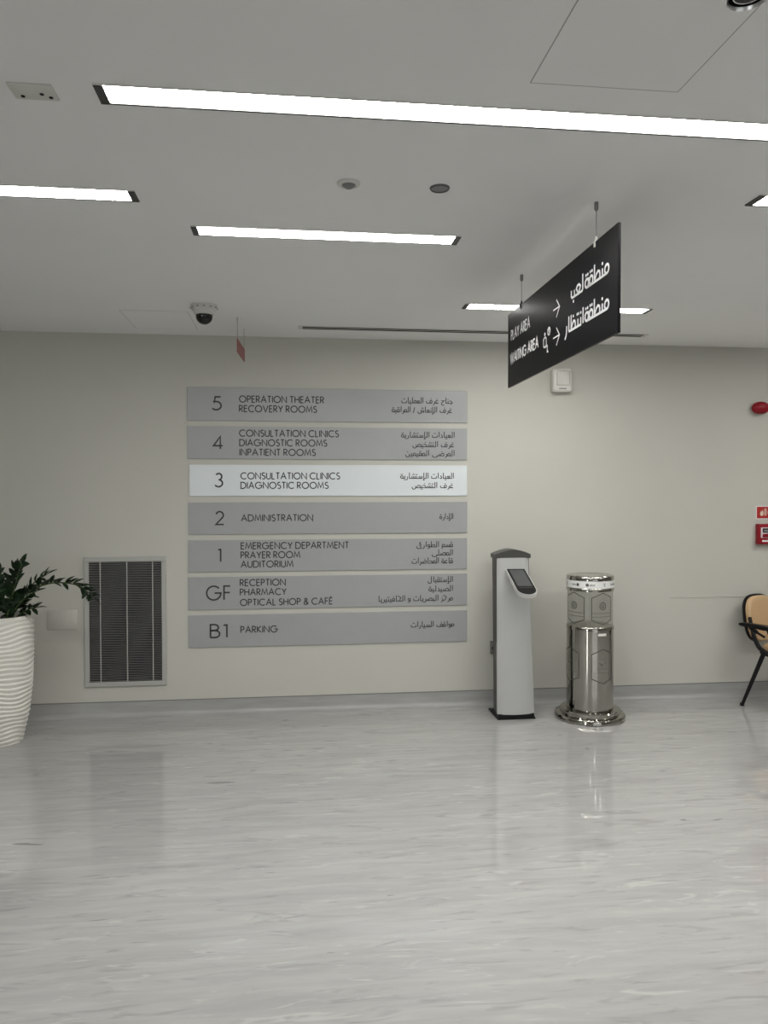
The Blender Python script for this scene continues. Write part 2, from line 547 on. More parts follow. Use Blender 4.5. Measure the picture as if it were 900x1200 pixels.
def arabic(bm, text, x0, x1, z, xh, w, fn):
    """Joined stroke lettering between x0 and x1; xh is the height of one letter unit."""
    pen, st, dots = 0.0, [], []
    for i, ch in enumerate(text):
        if ch == ' ':
            pen -= 0.5
            continue
        L = lambda c: c not in ' /'
        pj = i > 0 and L(ch) and L(text[i - 1]) and text[i - 1] not in STOP
        nj = i + 1 < len(text) and L(ch) and L(text[i + 1]) and ch not in STOP
        wd, strokes, dx = arabic_letter(ch, pj, nj)
        st += [[(pen + a, b) for a, b in q] for q in strokes]
        if not (ch == 'ئ'):
            dots += [(pen + dx + a, b) for a, b in DOTS.get(ch, [])]
        pen -= wd + (0.0 if nj else 0.14)
    pen += 0.14
    s = (x1 - x0 - w) / -pen
    for q in st:
        ribbon(bm, [(x1 - w / 2 + a * s, z + b * xh) for a, b in q], w, fn)
    for a, b in dots:
        disc(bm, (x1 - w / 2 + a * s, z + b * xh), w * 0.62, fn, 8)


# ------------------------------------------------------------------ the room
struct('floor', B(XL, XR, YB, D, -0.1, 0), M_floor)
struct('ceiling', B(XL, XR, YB, D, HC, HC + 0.1), M_ceil)
struct('wall_back', B(XL - 0.1, XR + 0.1, D, D + 0.12, -0.1, HC + 0.1), M_wall)
struct('wall_left', B(XL - 0.12, XL, YB, D, -0.1, HC + 0.1), M_wall)
struct('wall_right', B(XR, XR + 0.12, YB, D, -0.1, HC + 0.1), M_wall)
struct('wall_front', B(XL - 0.1, XR + 0.1, YB - 0.12, YB, -0.1, HC + 0.1), M_wall)

prof = [(D, 0.0), (D - 0.042, 0.0), (D - 0.042, 0.0015)]
for i in range(1, 9):
    a = i / 8 * PI / 2
    prof.append((D - 0.005 - 0.037 * (1 - math.sin(a)), 0.0015 + 0.037 * (1 - math.cos(a))))
prof += [(D - 0.005, 0.108), (D, 0.108)]
sk = struct('baseboard_back', prism(bmesh.new(), prof, lambda u, v: (XL, u, v), lambda u, v: (XR, u, v)), M_base)
struct('top_strip', B(XL, XR, D - 0.006, D, 0.108, 0.1125), mat('strip_dark_grey', (0.16, 0.16, 0.155), 0.5), sk)  # thin dark grey strip along the baseboard's top edge
struct('trim_1', B(2.955, 6.0, D - 0.004, D, 0.795, 0.801, 0.001, 1), M_wall)

# ------------------------------------------------------------------ directory signs
DIRECTORY = [
    ('5', (-0.764, 2.157, 1.316, 2.400), (-0.588, -0.514, 2.231, 2.337),
     [('OPERATION THEATER', -0.392, 0.233, 2.291), ('RECOVERY ROOMS', -0.393, 0.179, 2.221)],
     [('جناح غرف العمليات', 0.808, 1.207, 2.305), ('غرف الإنعاش / المراقبة', 0.733, 1.203, 2.236)],
     'grey floor 5 directory panel, topmost of the seven on the wall'),
    ('4', (-0.763, 1.877, 1.316, 2.116), (-0.585, -0.506, 1.945, 2.047),
     [('CONSULTATION CLINICS', -0.393, 0.341, 2.041), ('DIAGNOSTIC ROOMS', -0.392, 0.254, 1.971), ('INPATIENT ROOMS', -0.391, 0.169, 1.901)],
     [('العيادات الإستشارية', 0.804, 1.223, 2.047), ('غرف التشخيص', 0.892, 1.219, 1.976), ('المرضى المقيمين', 0.836, 1.223, 1.908)],
     'grey floor 4 directory panel listing inpatient rooms, above the white panel'),
    ('3', (-0.751, 1.605, 1.316, 1.835), (-0.575, -0.506, 1.668, 1.777),
     [('CONSULTATION CLINICS', -0.385, 0.349, 1.727), ('DIAGNOSTIC ROOMS', -0.385, 0.263, 1.657)],
     [('العيادات الإستشارية', 0.797, 1.217, 1.737), ('غرف التشخيص', 0.886, 1.213, 1.666)],
     'white floor 3 directory panel, the only bright one among grey panels'),
    ('2', (-0.761, 1.323, 1.316, 1.559), (-0.571, -0.501, 1.391, 1.497),
     [('ADMINISTRATION', -0.382, 0.148, 1.417)], [('الإدارة', 1.098, 1.213, 1.430)],
     'grey floor 2 directory panel reading administration, below the white panel'),
    ('1', (-0.763, 1.047, 1.316, 1.282), (-0.554, -0.522, 1.118, 1.223),
     [('EMERGENCY DEPARTMENT', -0.386, 0.415, 1.211), ('PRAYER ROOM', -0.387, 0.052, 1.143), ('AUDITORIUM', -0.387, 0.001, 1.075)],
     [('قسم الطوارئ', 0.921, 1.210, 1.217), ('المصلى', 1.039, 1.210, 1.155), ('قاعة المحاضرات', 0.885, 1.210, 1.094)],
     'grey floor 1 directory panel listing emergency department and prayer room'),
    ('GF', (-0.765, 0.770, 1.316, 1.011), (-0.639, -0.457, 0.836, 0.949),
     [('RECEPTION', -0.394, -0.056, 0.939), ('PHARMACY', -0.394, -0.050, 0.869), ('OPTICAL SHOP & CAF\u00c9', -0.393, 0.292, 0.793)],
     [('الإستقبال', 1.006, 1.210, 0.951), ('الصيدلية', 1.012, 1.210, 0.882), ('مركز البصريات و الكافيتيريا', 0.631, 1.210, 0.810)],
     'grey GF directory panel listing reception, pharmacy and optical shop'),
    ('B1', (-0.765, 0.492, 1.316, 0.731), (-0.613, -0.479, 0.559, 0.666),
     [('PARKING', -0.391, -0.117, 0.592)], [('مواقف السيارات', 0.878, 1.220, 0.610)],
     'grey B1 directory panel reading parking, lowest of the seven on the wall'),
]
PT = 0.010   # panel thickness
for code, (x0, z0, x1, z1), (nx0, nx1, nz0, nz1), eng, ara, lab in DIRECTORY:
    cx = (x0 + x1) / 2
    t = thing('directory_sign', (cx, D, z0), lab, 'sign', 'floor directory panels on the wall')
    fn = lambda u, v, o: (u - cx, -PT - o, v - z0)
    obj('plate', B(x0 - cx, x1 - cx, -PT, 0, 0, z1 - z0, 0.0015, 1), M_pale if code == '3' else M_plate, t)
    bm = bmesh.new()
    words(bm, code, nx0, nx1, nz0, nz1 - nz0, 0.0115, fn, 0.22)
    obj('floor_number', bm, M_text, t, sm=False)
    for (s, a, b, z) in eng:
        bm = bmesh.new()
        words(bm, s, a, b, z, 0.0535, 0.0076, fn, 0.23)
        obj('english_lettering', bm, M_text, t, sm=False)
    for (s, a, b, z) in ara:
        bm = bmesh.new()
        arabic(bm, s, a, b, z, 0.0225, 0.0062, fn)
        obj('arabic_lettering', bm, M_text, t, sm=False)

# ------------------------------------------------------------------ ceiling lights


def ceiling_light(x0, x1, y0, y1, lab):
    cx, cy = (x0 + x1) / 2, (y0 + y1) / 2
    t = thing('linear_ceiling_light', (cx, cy, HC), lab, 'ceiling light', 'linear ceiling lights')
    hx, hy = (x1 - x0) / 2, (y1 - y0) / 2
    cap, fl = 0.028, 0.005
    bm = bmesh.new()
    box(bm, -hx, hx, hy - 0.009, hy, -0.006, 0)
    obj('dark_flange', bm, M_dark, t)
    obj('white_flange', B(-hx, hx, -hy, -hy + 0.0025, -0.0042, 0), M_ceilp, t)
    obj('diffuser', B(-hx + cap, hx - cap, -hy + 0.0025, hy - 0.009, -0.004, 0), M_lamp, t)
    for s in (-1, 1):
        bm = B(min(s * hx, s * (hx - cap)), max(s * hx, s * (hx - cap)), -hy + fl, hy - fl, -0.006, 0, 0.001, 1)
        box(bm, s * (hx - cap * 0.5) - 0.002, s * (hx - cap * 0.5) + 0.002, -hy + fl, hy - fl, -0.0075, -0.006)
        obj('end_cap', bm, M_dark, t)


ceiling_light(-0.564, 1.838, 2.300, 2.408, 'longest and nearest bright linear ceiling light, running out of the right edge')
ceiling_light(-1.805, -0.603, 3.077, 3.185, 'bright linear ceiling light running out of the left edge')
ceiling_light(-0.439, 0.762, 3.445, 3.558, 'short bright linear ceiling light in the middle of the ceiling')
ceiling_light(1.821, 4.223, 2.842, 2.950, 'bright linear ceiling light just entering at the right edge')
ceiling_light(1.053, 2.256, 4.640, 4.755, 'bright linear ceiling light nearest the wall, behind the black hanging sign')

# slot diffuser close to the wall
t = thing('slot_diffuser', (1.31, 5.415, HC), 'long narrow dark slot air diffuser in the ceiling along the wall', 'air diffuser')
bm = bmesh.new()
for y in (-0.048, -0.006, 0.036):
    box(bm, -1.24, 1.24, y, y + 0.012, -0.004, 0)
obj('frame', bm, M_ceilp, t)
obj('slot', B(-1.24, 1.24, -0.036, 0.036, -0.0035, 0), mat('slot_black', (0.006, 0.006, 0.006), 1.0, spec=0.0), t)
for s in (-1, 1):
    obj('end_plate', B(s * 1.255 - 0.015, s * 1.255 + 0.015, -0.048, 0.048, -0.004, 0, 0.001, 1), M_ceilp, t)


def hatch(x0, x1, y0, y1, lab, g):
    cx, cy = (x0 + x1) / 2, (y0 + y1) / 2
    hx, hy = (x1 - x0) / 2, (y1 - y0) / 2
    t = thing('access_hatch', (cx, cy, HC), lab, 'access hatch')
    bm = bmesh.new()
    w = 0.003
    box(bm, -hx, hx, -hy, -hy + w, -0.001, 0)
    box(bm, -hx, hx, hy - w, hy, -0.001, 0)
    box(bm, -hx, -hx + w, -hy, hy, -0.001, 0)
    box(bm, hx - w, hx, -hy, hy, -0.001, 0)
    obj('joint', bm, g, t)
    obj('panel', B(-hx + w, hx - w, -hy + w, hy - w, -0.001, 0), M_ceil, t)


hatch(0.675, 1.120, 1.600, 2.156, 'flush square access hatch in the ceiling, in front of the nearest light', M_gap)
hatch(-1.085, -0.66, 5.040, 5.575, 'faint flush access hatch in the ceiling beside the dome camera', mat('faint_gap', (0.5, 0.5, 0.48), 0.8))

# ceiling fittings
t = thing('cover_plate', (-0.744, 2.3625, HC), 'pale rectangular ceiling plate with three dark dots, upper left', 'ceiling fitting')
obj('plate', B(-0.062, 0.062, -0.043, 0.043, -0.006, 0, 0.002), mat('cover_plate_grey', (0.66, 0.66, 0.61), 0.5), t)
for (x, y, r) in ((-0.036, 0.022, 0.006), (0.022, 0.005, 0.006), (0.043, 0.022, 0.006)):
    obj('indicator', lathe(bmesh.new(), [(r * 0.7, -0.009), (r, -0.008), (r, -0.006)], 16, (x, y)), M_black, t)

t = thing('occupancy_sensor', (0.212, 2.917, HC), 'small round white ceiling sensor with a grey lens, left of the grey disc', 'sensor')
obj('ring', lathe(bmesh.new(), [(0.0445, 0), (0.0445, -0.004), (0.040, -0.008), (0.028, -0.009), (0.026, -0.004), (0.0, -0.004)], 40, cap=False), M_ceilp, t)
obj('lens', lathe(bmesh.new(), [(0.0, -0.022), (0.012, -0.020), (0.021, -0.013), (0.0245, -0.004)], 32, cap=False), M_greyp, t)

t = thing('ceiling_disc', (0.561, 2.922, HC), 'round dark grey recessed disc in the ceiling, right of the white sensor', 'ceiling fitting')
obj('rim', lathe(bmesh.new(), [(0.0385, 0), (0.0385, -0.002), (0.035, -0.007), (0.033, -0.006), (0.033, -0.001)], 40, cap=False), mat('disc_rim', (0.12, 0.12, 0.115), 0.5), t)
obj('cover', lathe(bmesh.new(), [(0.0325, -0.001), (0.0325, -0.003), (0.0, -0.004)], 40, cap=False), mat('disc_cover', (0.24, 0.24, 0.235), 0.5), t)

t = thing('downlight', (1.068, 1.724, HC), 'round black ceiling downlight with bright rim, cut by the top edge', 'downlight')
obj('rim', lathe(bmesh.new(), [(0.0485, 0), (0.0482, -0.006), (0.0472, -0.009), (0.0460, -0.0095), (0.0445, -0.006), (0.0430, -0.001)], 48, cap=False), mat('bright_rim', (0.95, 0.95, 0.95), 0.32, 1.0), t)
obj('reflector', lathe(bmesh.new(), [(0.0432, -0.001), (0.036, -0.0012), (0.030, -0.0008)], 48, cap=False), mat('matt_black', (0.006, 0.006, 0.006), 0.9, spec=0.0), t)
obj('lens', lathe(bmesh.new(), [(0.030, -0.001), (0.020, -0.004), (0.0, -0.005)], 40, cap=False), mat('dark_lens', (0.02, 0.02, 0.023), 0.3, spec=0.15), t)

t = thing('dome_camera', (-0.540, 4.87, HC), 'white ceiling dome camera with a black dome, above the directory panels', 'camera')
obj('mount', lathe(bmesh.new(), [(0.080, 0), (0.080, -0.012), (0.076, -0.026), (0.064, -0.034), (0.060, -0.052), (0.056, -0.058), (0.045, -0.060)], 48), M_ceilp, t)
for k in range(12):
    a = 2 * PI * k / 12 + 0.1
    bm = B(0.0785 * math.cos(a) - 0.006, 0.0785 * math.cos(a) + 0.006, 0.0785 * math.sin(a) - 0.004, 0.0785 * math.sin(a) + 0.004, -0.021, -0.015, 0.001, 1)
    obj('vent_slot', bm, M_greyp, t)
obj('dome', lathe(bmesh.new(), [(0.051, -0.056)] + [(0.051 * math.cos(i * PI / 20), -0.066 - 0.05 * math.sin(i * PI / 20)) for i in range(10)] + [(0.001, -0.116)], 40), mat('smoked_dome', (0.008, 0.008, 0.008), 0.12), t)

# ------------------------------------------------------------------ black hanging sign
SX, SY0, SY1, SZ0, SZ1 = 1.213, 2.770, 4.250, 2.2115, 2.6215
t = thing('hanging_sign', (SX, (SY0 + SY1) / 2, SZ0), 'large black hanging sign with white play area and waiting area lettering', 'hanging sign')
ym = (SY0 + SY1) / 2
obj('panel', B(-0.006, 0.006, SY0 - ym, SY1 - ym, 0, SZ1 - SZ0, 0.001, 1), M_signb, t)
for y in (2.993, 4.011):
    w = obj('suspension_wire', tube(bmesh.new(), [(0, y - ym, SZ1 - SZ0), (0, y - ym, HC - SZ0)], 0.0018, 8), M_greyp, t)
    obj('ceiling_ferrule', lathe(bmesh.new(), [(0.004, HC - SZ0 - 0.035), (0.0085, HC - SZ0 - 0.028), (0.0085, HC - SZ0)], 20, (0, y - ym)), M_greyp, w)
    bm = B(-0.009, 0.009, y - ym - 0.008, y - ym + 0.008, SZ1 - SZ0 - 0.022, SZ1 - SZ0 + 0.006, 0.002, 1)
    lathe(bm, [(0.005, SZ1 - SZ0 + 0.006), (0.004, SZ1 - SZ0 + 0.02)], 16, (0, y - ym))
    obj('clip', bm, M_whitep if y < 3.5 else M_black, w)
sfn = lambda u, v, o: (-0.006 - o, -u - ym, v - SZ0)      # u runs along -y: from the far end to the near end
for s, a, b, z in (('PLAY AREA', -4.190, -3.843, 2.462), ('WAITING AREA', -4.203, -3.706, 2.334)):
    bm = bmesh.new()
    words(bm, s, a, b, z, 0.060, 0.0088, sfn, 0.22)
    obj('english_lettering', bm, M_white, t, sm=False)
for z in (2.464, 2.335):
    bm = bmesh.new()
    ribbon(bm, [(-3.487, z), (-3.403, z)], 0.0062, sfn)
    ribbon(bm, [(-3.444, z + 0.040), (-3.402, z), (-3.444, z - 0.040)], 0.0062, sfn)
    obj('arrow', bm, M_white, t, sm=False)
bm = bmesh.new()       # seated person with a clock
ribbon(bm, arc(-3.548, 2.382, 0.017, 0.0165, 0, 360, 20), 0.008, sfn)
ribbon(bm, [(-3.548, 2.392), (-3.548, 2.381), (-3.541, 2.377)], 0.006, sfn)
disc(bm, (-3.607, 2.379), 0.0085, sfn)
ribbon(bm, [(-3.628, 2.356)] + arc(-3.606, 2.352, 0.019, 0.012, 160, 20, 8) + [(-3.586, 2.326), (-3.606, 2.316), (-3.626, 2.322), (-3.628, 2.356)], 0.0075, sfn)
ribbon(bm, [(-3.606, 2.318), (-3.572, 2.318), (-3.572, 2.290), (-3.558, 2.288)], 0.009, sfn)
obj('waiting_pictogram', bm, M_white, t, sm=False)


def arabic_strokes(bm, strokes, dots, right, base, sx, sz, w):
    for s in strokes:
        ribbon(bm, [(right + a * sx, base + b * sz) for a, b in s], w, sfn)
    for a, b in dots:
        disc(bm, (right + a * sx, base + b * sz), w * 0.62, sfn)


MANTIQA = ([arc(-0.42, 0.5, 0.40, 0.5, 0, 360, 20), [(-0.42, 0), (-4.55, 0)], [(-1.3, 0), (-1.3, 0.9)],
            [(-2.95, 0), (-2.95, 2.0)], [(-2.95, 0.05), (-2.55, 0.75), (-2.2, 1.0), (-1.9, 0.85), (-1.8, 0.5), (-1.85, 0)],
            arc(-3.65, 0.52, 0.36, 0.5, 0, 360, 18), arc(-4.62, 0.5, 0.38, 0.5, 0, 360, 18), [(-4.2, 0), (-4.22, 1.05)]],
           [(-1.3, 1.45), (-3.48, 1.55), (-3.85, 1.55), (-4.42, 1.5), (-4.8, 1.5)])
LAAB = ([[(0, 2.0), (0, 0.2), (-0.12, 0), (-2.35, 0), (-2.55, 0.2), (-2.55, 0.95)], [(-0.95, 0), (-0.5, 0.75), (-0.75, 1.05), (-1.15, 1.05), (-1.4, 0.75), (-0.95, 0)], [(-1.85, 0), (-1.85, 0.8)]],
        [(-2.05, -0.55)])
INTIZAR = ([[(0, 0), (0, 1.9)], [(-0.6, 0.9), (-0.6, 0), (-3.75, 0), (-3.85, 0.2), (-3.85, 1.9)], [(-1.35, 0), (-1.35, 0.9)],
            [(-3.2, 0), (-3.2, 1.9)], [(-3.2, 0.05), (-2.8, 0.75), (-2.45, 1.0), (-2.15, 0.85), (-2.05, 0.5), (-2.1, 0)],
            [(-4.45, 0.85), (-4.5, 0.1), (-4.65, -0.4), (-4.95, -0.75)]],
           [(-0.6, 1.45), (-1.2, 1.5), (-1.55, 1.5), (-2.6, 1.6)])
bm = bmesh.new()
arabic_strokes(bm, *MANTIQA, -2.851, 2.461, 0.0485, 0.0345, 0.0100)
arabic_strokes(bm, *LAAB, -2.851 - 0.0485 * 5.55, 2.461, 0.052, 0.0345, 0.0100)
obj('arabic_lettering', bm, M_white, t, sm=False)
bm = bmesh.new()
arabic_strokes(bm, *MANTIQA, -2.851, 2.324, 0.0485, 0.0345, 0.0100)
arabic_strokes(bm, *INTIZAR, -2.851 - 0.0485 * 5.45, 2.324, 0.0435, 0.0345, 0.0100)
obj('arabic_lettering', bm, M_white, t, sm=False)

# ------------------------------------------------------------------ little red hanging sign
a0, a1 = Vector((-0.360, 5.155)), Vector((-0.338, 5.535))
dv = (a1 - a0).normalized()
mid = (a0 + a1) / 2
t = thing('hanging_sign', (mid.x, mid.y, 2.55), 'small faded red hanging sign beside the dome camera', 'hanging sign', rot=math.atan2(dv.y, dv.x))
hl = (a1 - a0).length / 2
obj('panel', B(-hl, hl, -0.003, 0.003, 0, 0.090, 0.001, 1), M_pinks, t)
for z in (0.028, 0.060):
    obj('pale_stripe', B(-hl * 0.75, hl * 0.75, 0.003, 0.0036, z - 0.006, z + 0.006), mat('pale_pink', (0.5, 0.32, 0.31), 0.6), t, sm=False)
for x in (-hl + 0.012, hl - 0.012):
    w = obj('suspension_wire', tube(bmesh.new(), [(x, 0, 0.089), (x, 0, HC - 2.55)], 0.0014, 6), M_greyp, t)
    obj('ceiling_ferrule', lathe(bmesh.new(), [(0.004, HC - 2.58), (0.006, HC - 2.55)], 14, (x, 0)), M_ceilp, w)

# ------------------------------------------------------------------ things on the wall
t = thing('wall_speaker', (2.046, D, 2.398), 'white rounded wall speaker box high on the wall below the black sign', 'speaker')
bm = bmesh.new()
box(bm, -0.077, 0.077, -0.075, 0, 0, 0.178, 0.022, 4)
obj('housing', bm, M_whitep, t)
obj('face_panel', B(-0.052, 0.052, -0.080, -0.070, 0.045, 0.160, 0.010, 3), mat('face_cream', (0.66, 0.65, 0.60), 0.45), t)
obj('sound_slot', B(-0.030, 0.030, -0.077, -0.070, 0.020, 0.028, 0.002, 1), M_greyp, t)

t = thing('fire_alarm_beacon', (3.688, D, 2.247), 'red domed fire alarm sounder high on the wall at the right edge', 'fire alarm')
obj('base', prism(bmesh.new(), arc(0, 0.052, 0.058, 0.046, 0, 353, 39), lambda u, v: (u, 0, v), lambda u, v: (u, -0.026, v)), M_red, t)
bm = bmesh.new()
bmesh.ops.create_uvsphere(bm, u_segments=32, v_segments=16, radius=1)
for v in bm.verts:
    v.co = Vector((v.co.x * 0.074, -0.030 + v.co.y * 0.045, 0.052 + v.co.z * 0.050))
obj('dome', bm, M_red, t)
obj('sound_grille', B(-0.022, 0.018, -0.060, -0.035, 0.004, 0.012, 0.003, 1), mat('dark_red', (0.12, 0.006, 0.008), 0.4), t)

t = thing('fire_point_sign', (3.756, D, 1.415), 'square red sign with white flame pictogram above the call point', 'sign')
wfn = lambda u, v, o: (u, -0.0035 - o, v)
obj('plate', B(-0.083, 0.083, -0.0025, 0, -0.001, 0.106, 0.0008, 1), M_white, t)
obj('red_field', B(-0.076, 0.076, -0.0035, -0.0025, 0.006, 0.099), M_redsign, t)
bm = bmesh.new()
prism(bm, [(-0.045, 0.028), (-0.050, 0.045), (-0.040, 0.068), (-0.036, 0.056), (-0.028, 0.076), (-0.020, 0.050), (-0.022, 0.032), (-0.034, 0.024)], lambda u, v: wfn(u, v, 0), lambda u, v: wfn(u, v, 0.0008))
ribbon(bm, [(-0.010, 0.028), (-0.010, 0.080), (0.002, 0.080), (0.002, 0.028)], 0.006, wfn)
ribbon(bm, arc(0.040, 0.052, 0.022, 0.022, 0, 360, 20), 0.007, wfn)
disc(bm, (0.040, 0.052), 0.010, wfn)
obj('pictogram', bm, mat('sign_cream', (0.8, 0.66, 0.55), 0.5), t, sm=False)

t = thing('fire_call_point', (3.748, D, 1.215), 'red break glass fire call point box on the wall at the right edge', 'call point')
obj('housing', B(-0.080, 0.080, -0.050, 0, 0, 0.163, 0.008, 3), M_red, t)
obj('surround', B(-0.064, 0.064, -0.053, -0.049, 0.052, 0.136, 0.006, 2), mat('pale_surround', (0.72, 0.62, 0.64), 0.4), t)
obj('break_glass', B(-0.050, 0.050, -0.056, -0.052, 0.094, 0.128, 0.002, 1), M_black, t)
obj('glass_glare_plate', B(-0.040, 0.040, -0.0575, -0.0555, 0.104, 0.116, 0.001, 1), mat('glare_grey', (0.30, 0.32, 0.30), 0.4), t)  # grey bar paints the glare on the black glass
obj('red_field', B(-0.050, 0.056, -0.0555, -0.0525, 0.056, 0.084, 0.002, 1), mat('deep_red', (0.22, 0.008, 0.016), 0.3), t)
bm = B(-0.052, 0.052, -0.053, -0.049, 0.020, 0.034, 0.002, 1)
obj('white_label', bm, M_white, t)

# ventilation grille
gx, gz = -1.211, 0.224
t = thing('ventilation_grille', (gx, D, gz), 'large grey louvred ventilation grille low on the wall beside the plant', 'air grille')
hw, hh = 0.289, 0.941
fr = 0.034
bm = bmesh.new()
for a in ((-hw, hw, 0, fr), (-hw, hw, hh - fr, hh), (-hw, -hw + fr, fr, hh - fr), (hw - fr, hw, fr, hh - fr)):
    box(bm, a[0], a[1], -0.014, 0, a[2], a[3], 0.003, 1)
obj('frame', bm, M_alu, t)
obj('duct_back', B(-hw + fr, hw - fr, -0.0015, 0, fr, hh - fr), M_black, t)
bm = bmesh.new()
ns = 71
for k in range(ns):
    z = fr + (hh - 2 * fr) * (k + 0.5) / ns
    prism(bm, [(-0.0115, z + 0.0028), (-0.0100, z + 0.0036), (-0.003, z - 0.0018), (-0.0045, z - 0.0026)], lambda u, v: (-hw + fr, u, v), lambda u, v: (hw - fr, u, v))
obj('louvre_blades', bm, M_slat, t, sm=False)
for x in (-0.176, 0.011, 0.193):
    obj('mullion', B(x - 0.003, x + 0.003, -0.0128, -0.001, fr, hh - fr), M_alu, t)

t = thing('blank_wall_plate', (-1.652, D, 0.645), 'pale blank wall plate between the plant and the grille', 'wall plate')
obj('plate', B(-0.105, 0.105, -0.006, 0, 0, 0.142, 0.003, 2), mat('plate_white', (0.545, 0.537, 0.485), 0.5), t)

t = thing('power_socket', (1.533, D, 0.396), 'small grey wall socket with a dark gap, just left of the kiosk', 'socket')
obj('plate', B(-0.036, 0.036, -0.020, 0, 0, 0.094, 0.003, 2), mat('socket_grey', (0.20, 0.20, 0.19), 0.45), t)
obj('rocker', B(-0.024, 0.024, -0.024, -0.018, 0.030, 0.052, 0.002, 1), M_black, t)

# ------------------------------------------------------------------ kiosk
KX = 1.587
t = thing('self_service_kiosk', (KX, 5.47, 0), 'slim grey self-service kiosk with a tilted black screen, left of the steel cylinder', 'kiosk')


def taper(bm, w0, y00, y01, z0, w1, y10, y11, z1, c0=0.0, c1=0.0):
    v = [bm.verts.new(p) for p in ((c0 - w0 / 2, y00, z0), (c0 + w0 / 2, y00, z0), (c0 + w0 / 2, y01, z0), (c0 - w0 / 2, y01, z0),
                                   (c1 - w1 / 2, y10, z1), (c1 + w1 / 2, y10, z1), (c1 + w1 / 2, y11, z1), (c1 - w1 / 2, y11, z1))]
    for f in ((0, 1, 2, 3), (7, 6, 5, 4), (0, 4, 5, 1), (1, 5, 6, 2), (2, 6, 7, 3), (3, 7, 4, 0)):
        bm.faces.new([v[i] for i in f])
    return bm


bm = taper(bmesh.new(), 0.262, -0.085, 0.02, 0.03, 0.248, 0.0, 0.095, 1.165)
obj('rear_housing', bm, M_kside, t)
# curved front panel
bm = bmesh.new()
rings = []
N = 14
for j in range(13):
    f = j / 12
    z = 0.036 + f * (1.152 - 0.036)
    w = 0.272 + (0.236 - 0.272) * f
    yb = -0.092 + f * 0.096
    ring = [(-w / 2 + w * i / N, yb - 0.030 * (1 - (2 * i / N - 1) ** 2) ** 0.8 - 0.012, z) for i in range(N + 1)]
    ring += [(w / 2, yb + 0.012, z), (-w / 2, yb + 0.012, z)]
    rings.append([bm.verts.new(p) for p in ring])
for a, b in zip(rings, rings[1:]):
    n = len(a)
    for i in range(n):
        bm.faces.new((a[i], a[(i + 1) % n], b[(i + 1) % n], b[i]))
bm.faces.new(rings[0])
bm.faces.new(rings[-1][::-1])
obj('front_panel', bm, M_kiosk, t)
# arched cap
pts = [(-0.133, 0)] + [(-0.133 + 0.266 * i / 20, 0.028 + 0.036 * (1 - abs(i / 10 - 1) ** 1.6)) for i in range(21)] + [(0.133, 0)]
capb = bmesh.new()
prism(capb, pts, lambda u, v: (u, -0.020 - 0.022 * (1 - (u / 0.133) ** 2), 1.150 + v), lambda u, v: (u, 0.105, 1.150 + v))
obj('top_cap', capb, M_kcap, t)
bm = taper(bmesh.new(), 0.275, -0.128, 0.148, 0.0, 0.275, -0.128, 0.148, 0.012)
taper(bm, 0.266, -0.122, 0.06, 0.012, 0.262, -0.118, 0.03, 0.038)
obj('base_plate', bm, M_black, t)
# tilted screen head
hd = bpy.data.objects.new('screen_head', None)
TX = 1.598 - KX
A, Bp = Vector((TX, -0.045, 1.076)), Vector((TX, -0.385, 0.930))
ax = (Bp - A).normalized()
nm = Vector((1, 0, 0)).cross(ax)
if nm.z < 0:
    nm = -nm
Lh = (Bp - A).length
wh = 0.068


def outline(w, a, b, rb):
    return [(-w, a), (w, a)] + [(w * math.cos(k * PI / 14), b - rb + rb * math.sin(k * PI / 14)) for k in range(15)]


def hfn(o):
    return lambda u, v: A + Vector((u, 0, 0)) + ax * v + nm * o


hc = bmesh.new()
prism(hc, outline(wh + 0.004, 0, Lh, 0.075), hfn(-0.030), hfn(-0.002))
head = obj('screen_head', hc, M_case, t)
obj('bezel', prism(bmesh.new(), outline(wh - 0.002, 0.006, Lh - 0.006, 0.070), hfn(-0.002), hfn(0.001)), M_black, head)
obj('screen', prism(bmesh.new(), [(-0.052, 0.022), (0.052, 0.022), (0.052, Lh - 0.115), (-0.052, Lh - 0.115)], hfn(0.001), hfn(0.0016)), M_screen, head)
obj('key_strip', prism(bmesh.new(), [(-0.048, Lh - 0.100), (0.048, Lh - 0.100), (0.048, Lh - 0.090), (-0.048, Lh - 0.090)], hfn(0.001), hfn(0.0016)), M_kside, head)
obj('bracket_arm', tube(bmesh.new(), bez([(TX - 0.02, -0.04, 0.985), (TX - 0.02, -0.11, 0.985), (TX - 0.01, -0.17, 1.0)], 6), 0.022, 16), M_case, t)
obj('scanner_button', lathe(bmesh.new(), [(0.012, 0.955), (0.016, 0.96), (0.016, 0.972)], 18, (TX - 0.05, -0.20)), M_greyp, head)

# ------------------------------------------------------------------ steel donation cylinder
BX, BY = 2.130, 5.345
t = thing('donation_box', (BX, BY, 0), 'polished steel cylinder box with clear top section and white band, right of the kiosk', 'donation box')
rr = 0.166
obj('base_disc', lathe(bmesh.new(), [(0.244, 0), (0.250, 0.006), (0.250, 0.030), (0.245, 0.038), (0.215, 0.043), (0.212, 0.047), (0.212, 0.066), (0.207, 0.072), (0.172, 0.076)], 72), M_steel, t)
obj('body', lathe(bmesh.new(), [(rr - 0.004, 0.074), (rr, 0.078), (rr, 0.648), (rr + 0.003, 0.650), (rr + 0.003, 0.668), (rr, 0.674), (0.12, 0.684), (0.02, 0.688)], 72), M_steel, t)
ac = obj('clear_cylinder', lathe(bmesh.new(), [(rr - 0.006, 0.676), (rr - 0.006, 0.930)], 72, cap=False), M_acryl, t)
obj('lower_ring', lathe(bmesh.new(), [(rr - 0.008, 0.925), (rr + 0.002, 0.926), (rr + 0.002, 0.944), (rr - 0.002, 0.950)], 72), M_steel, t)
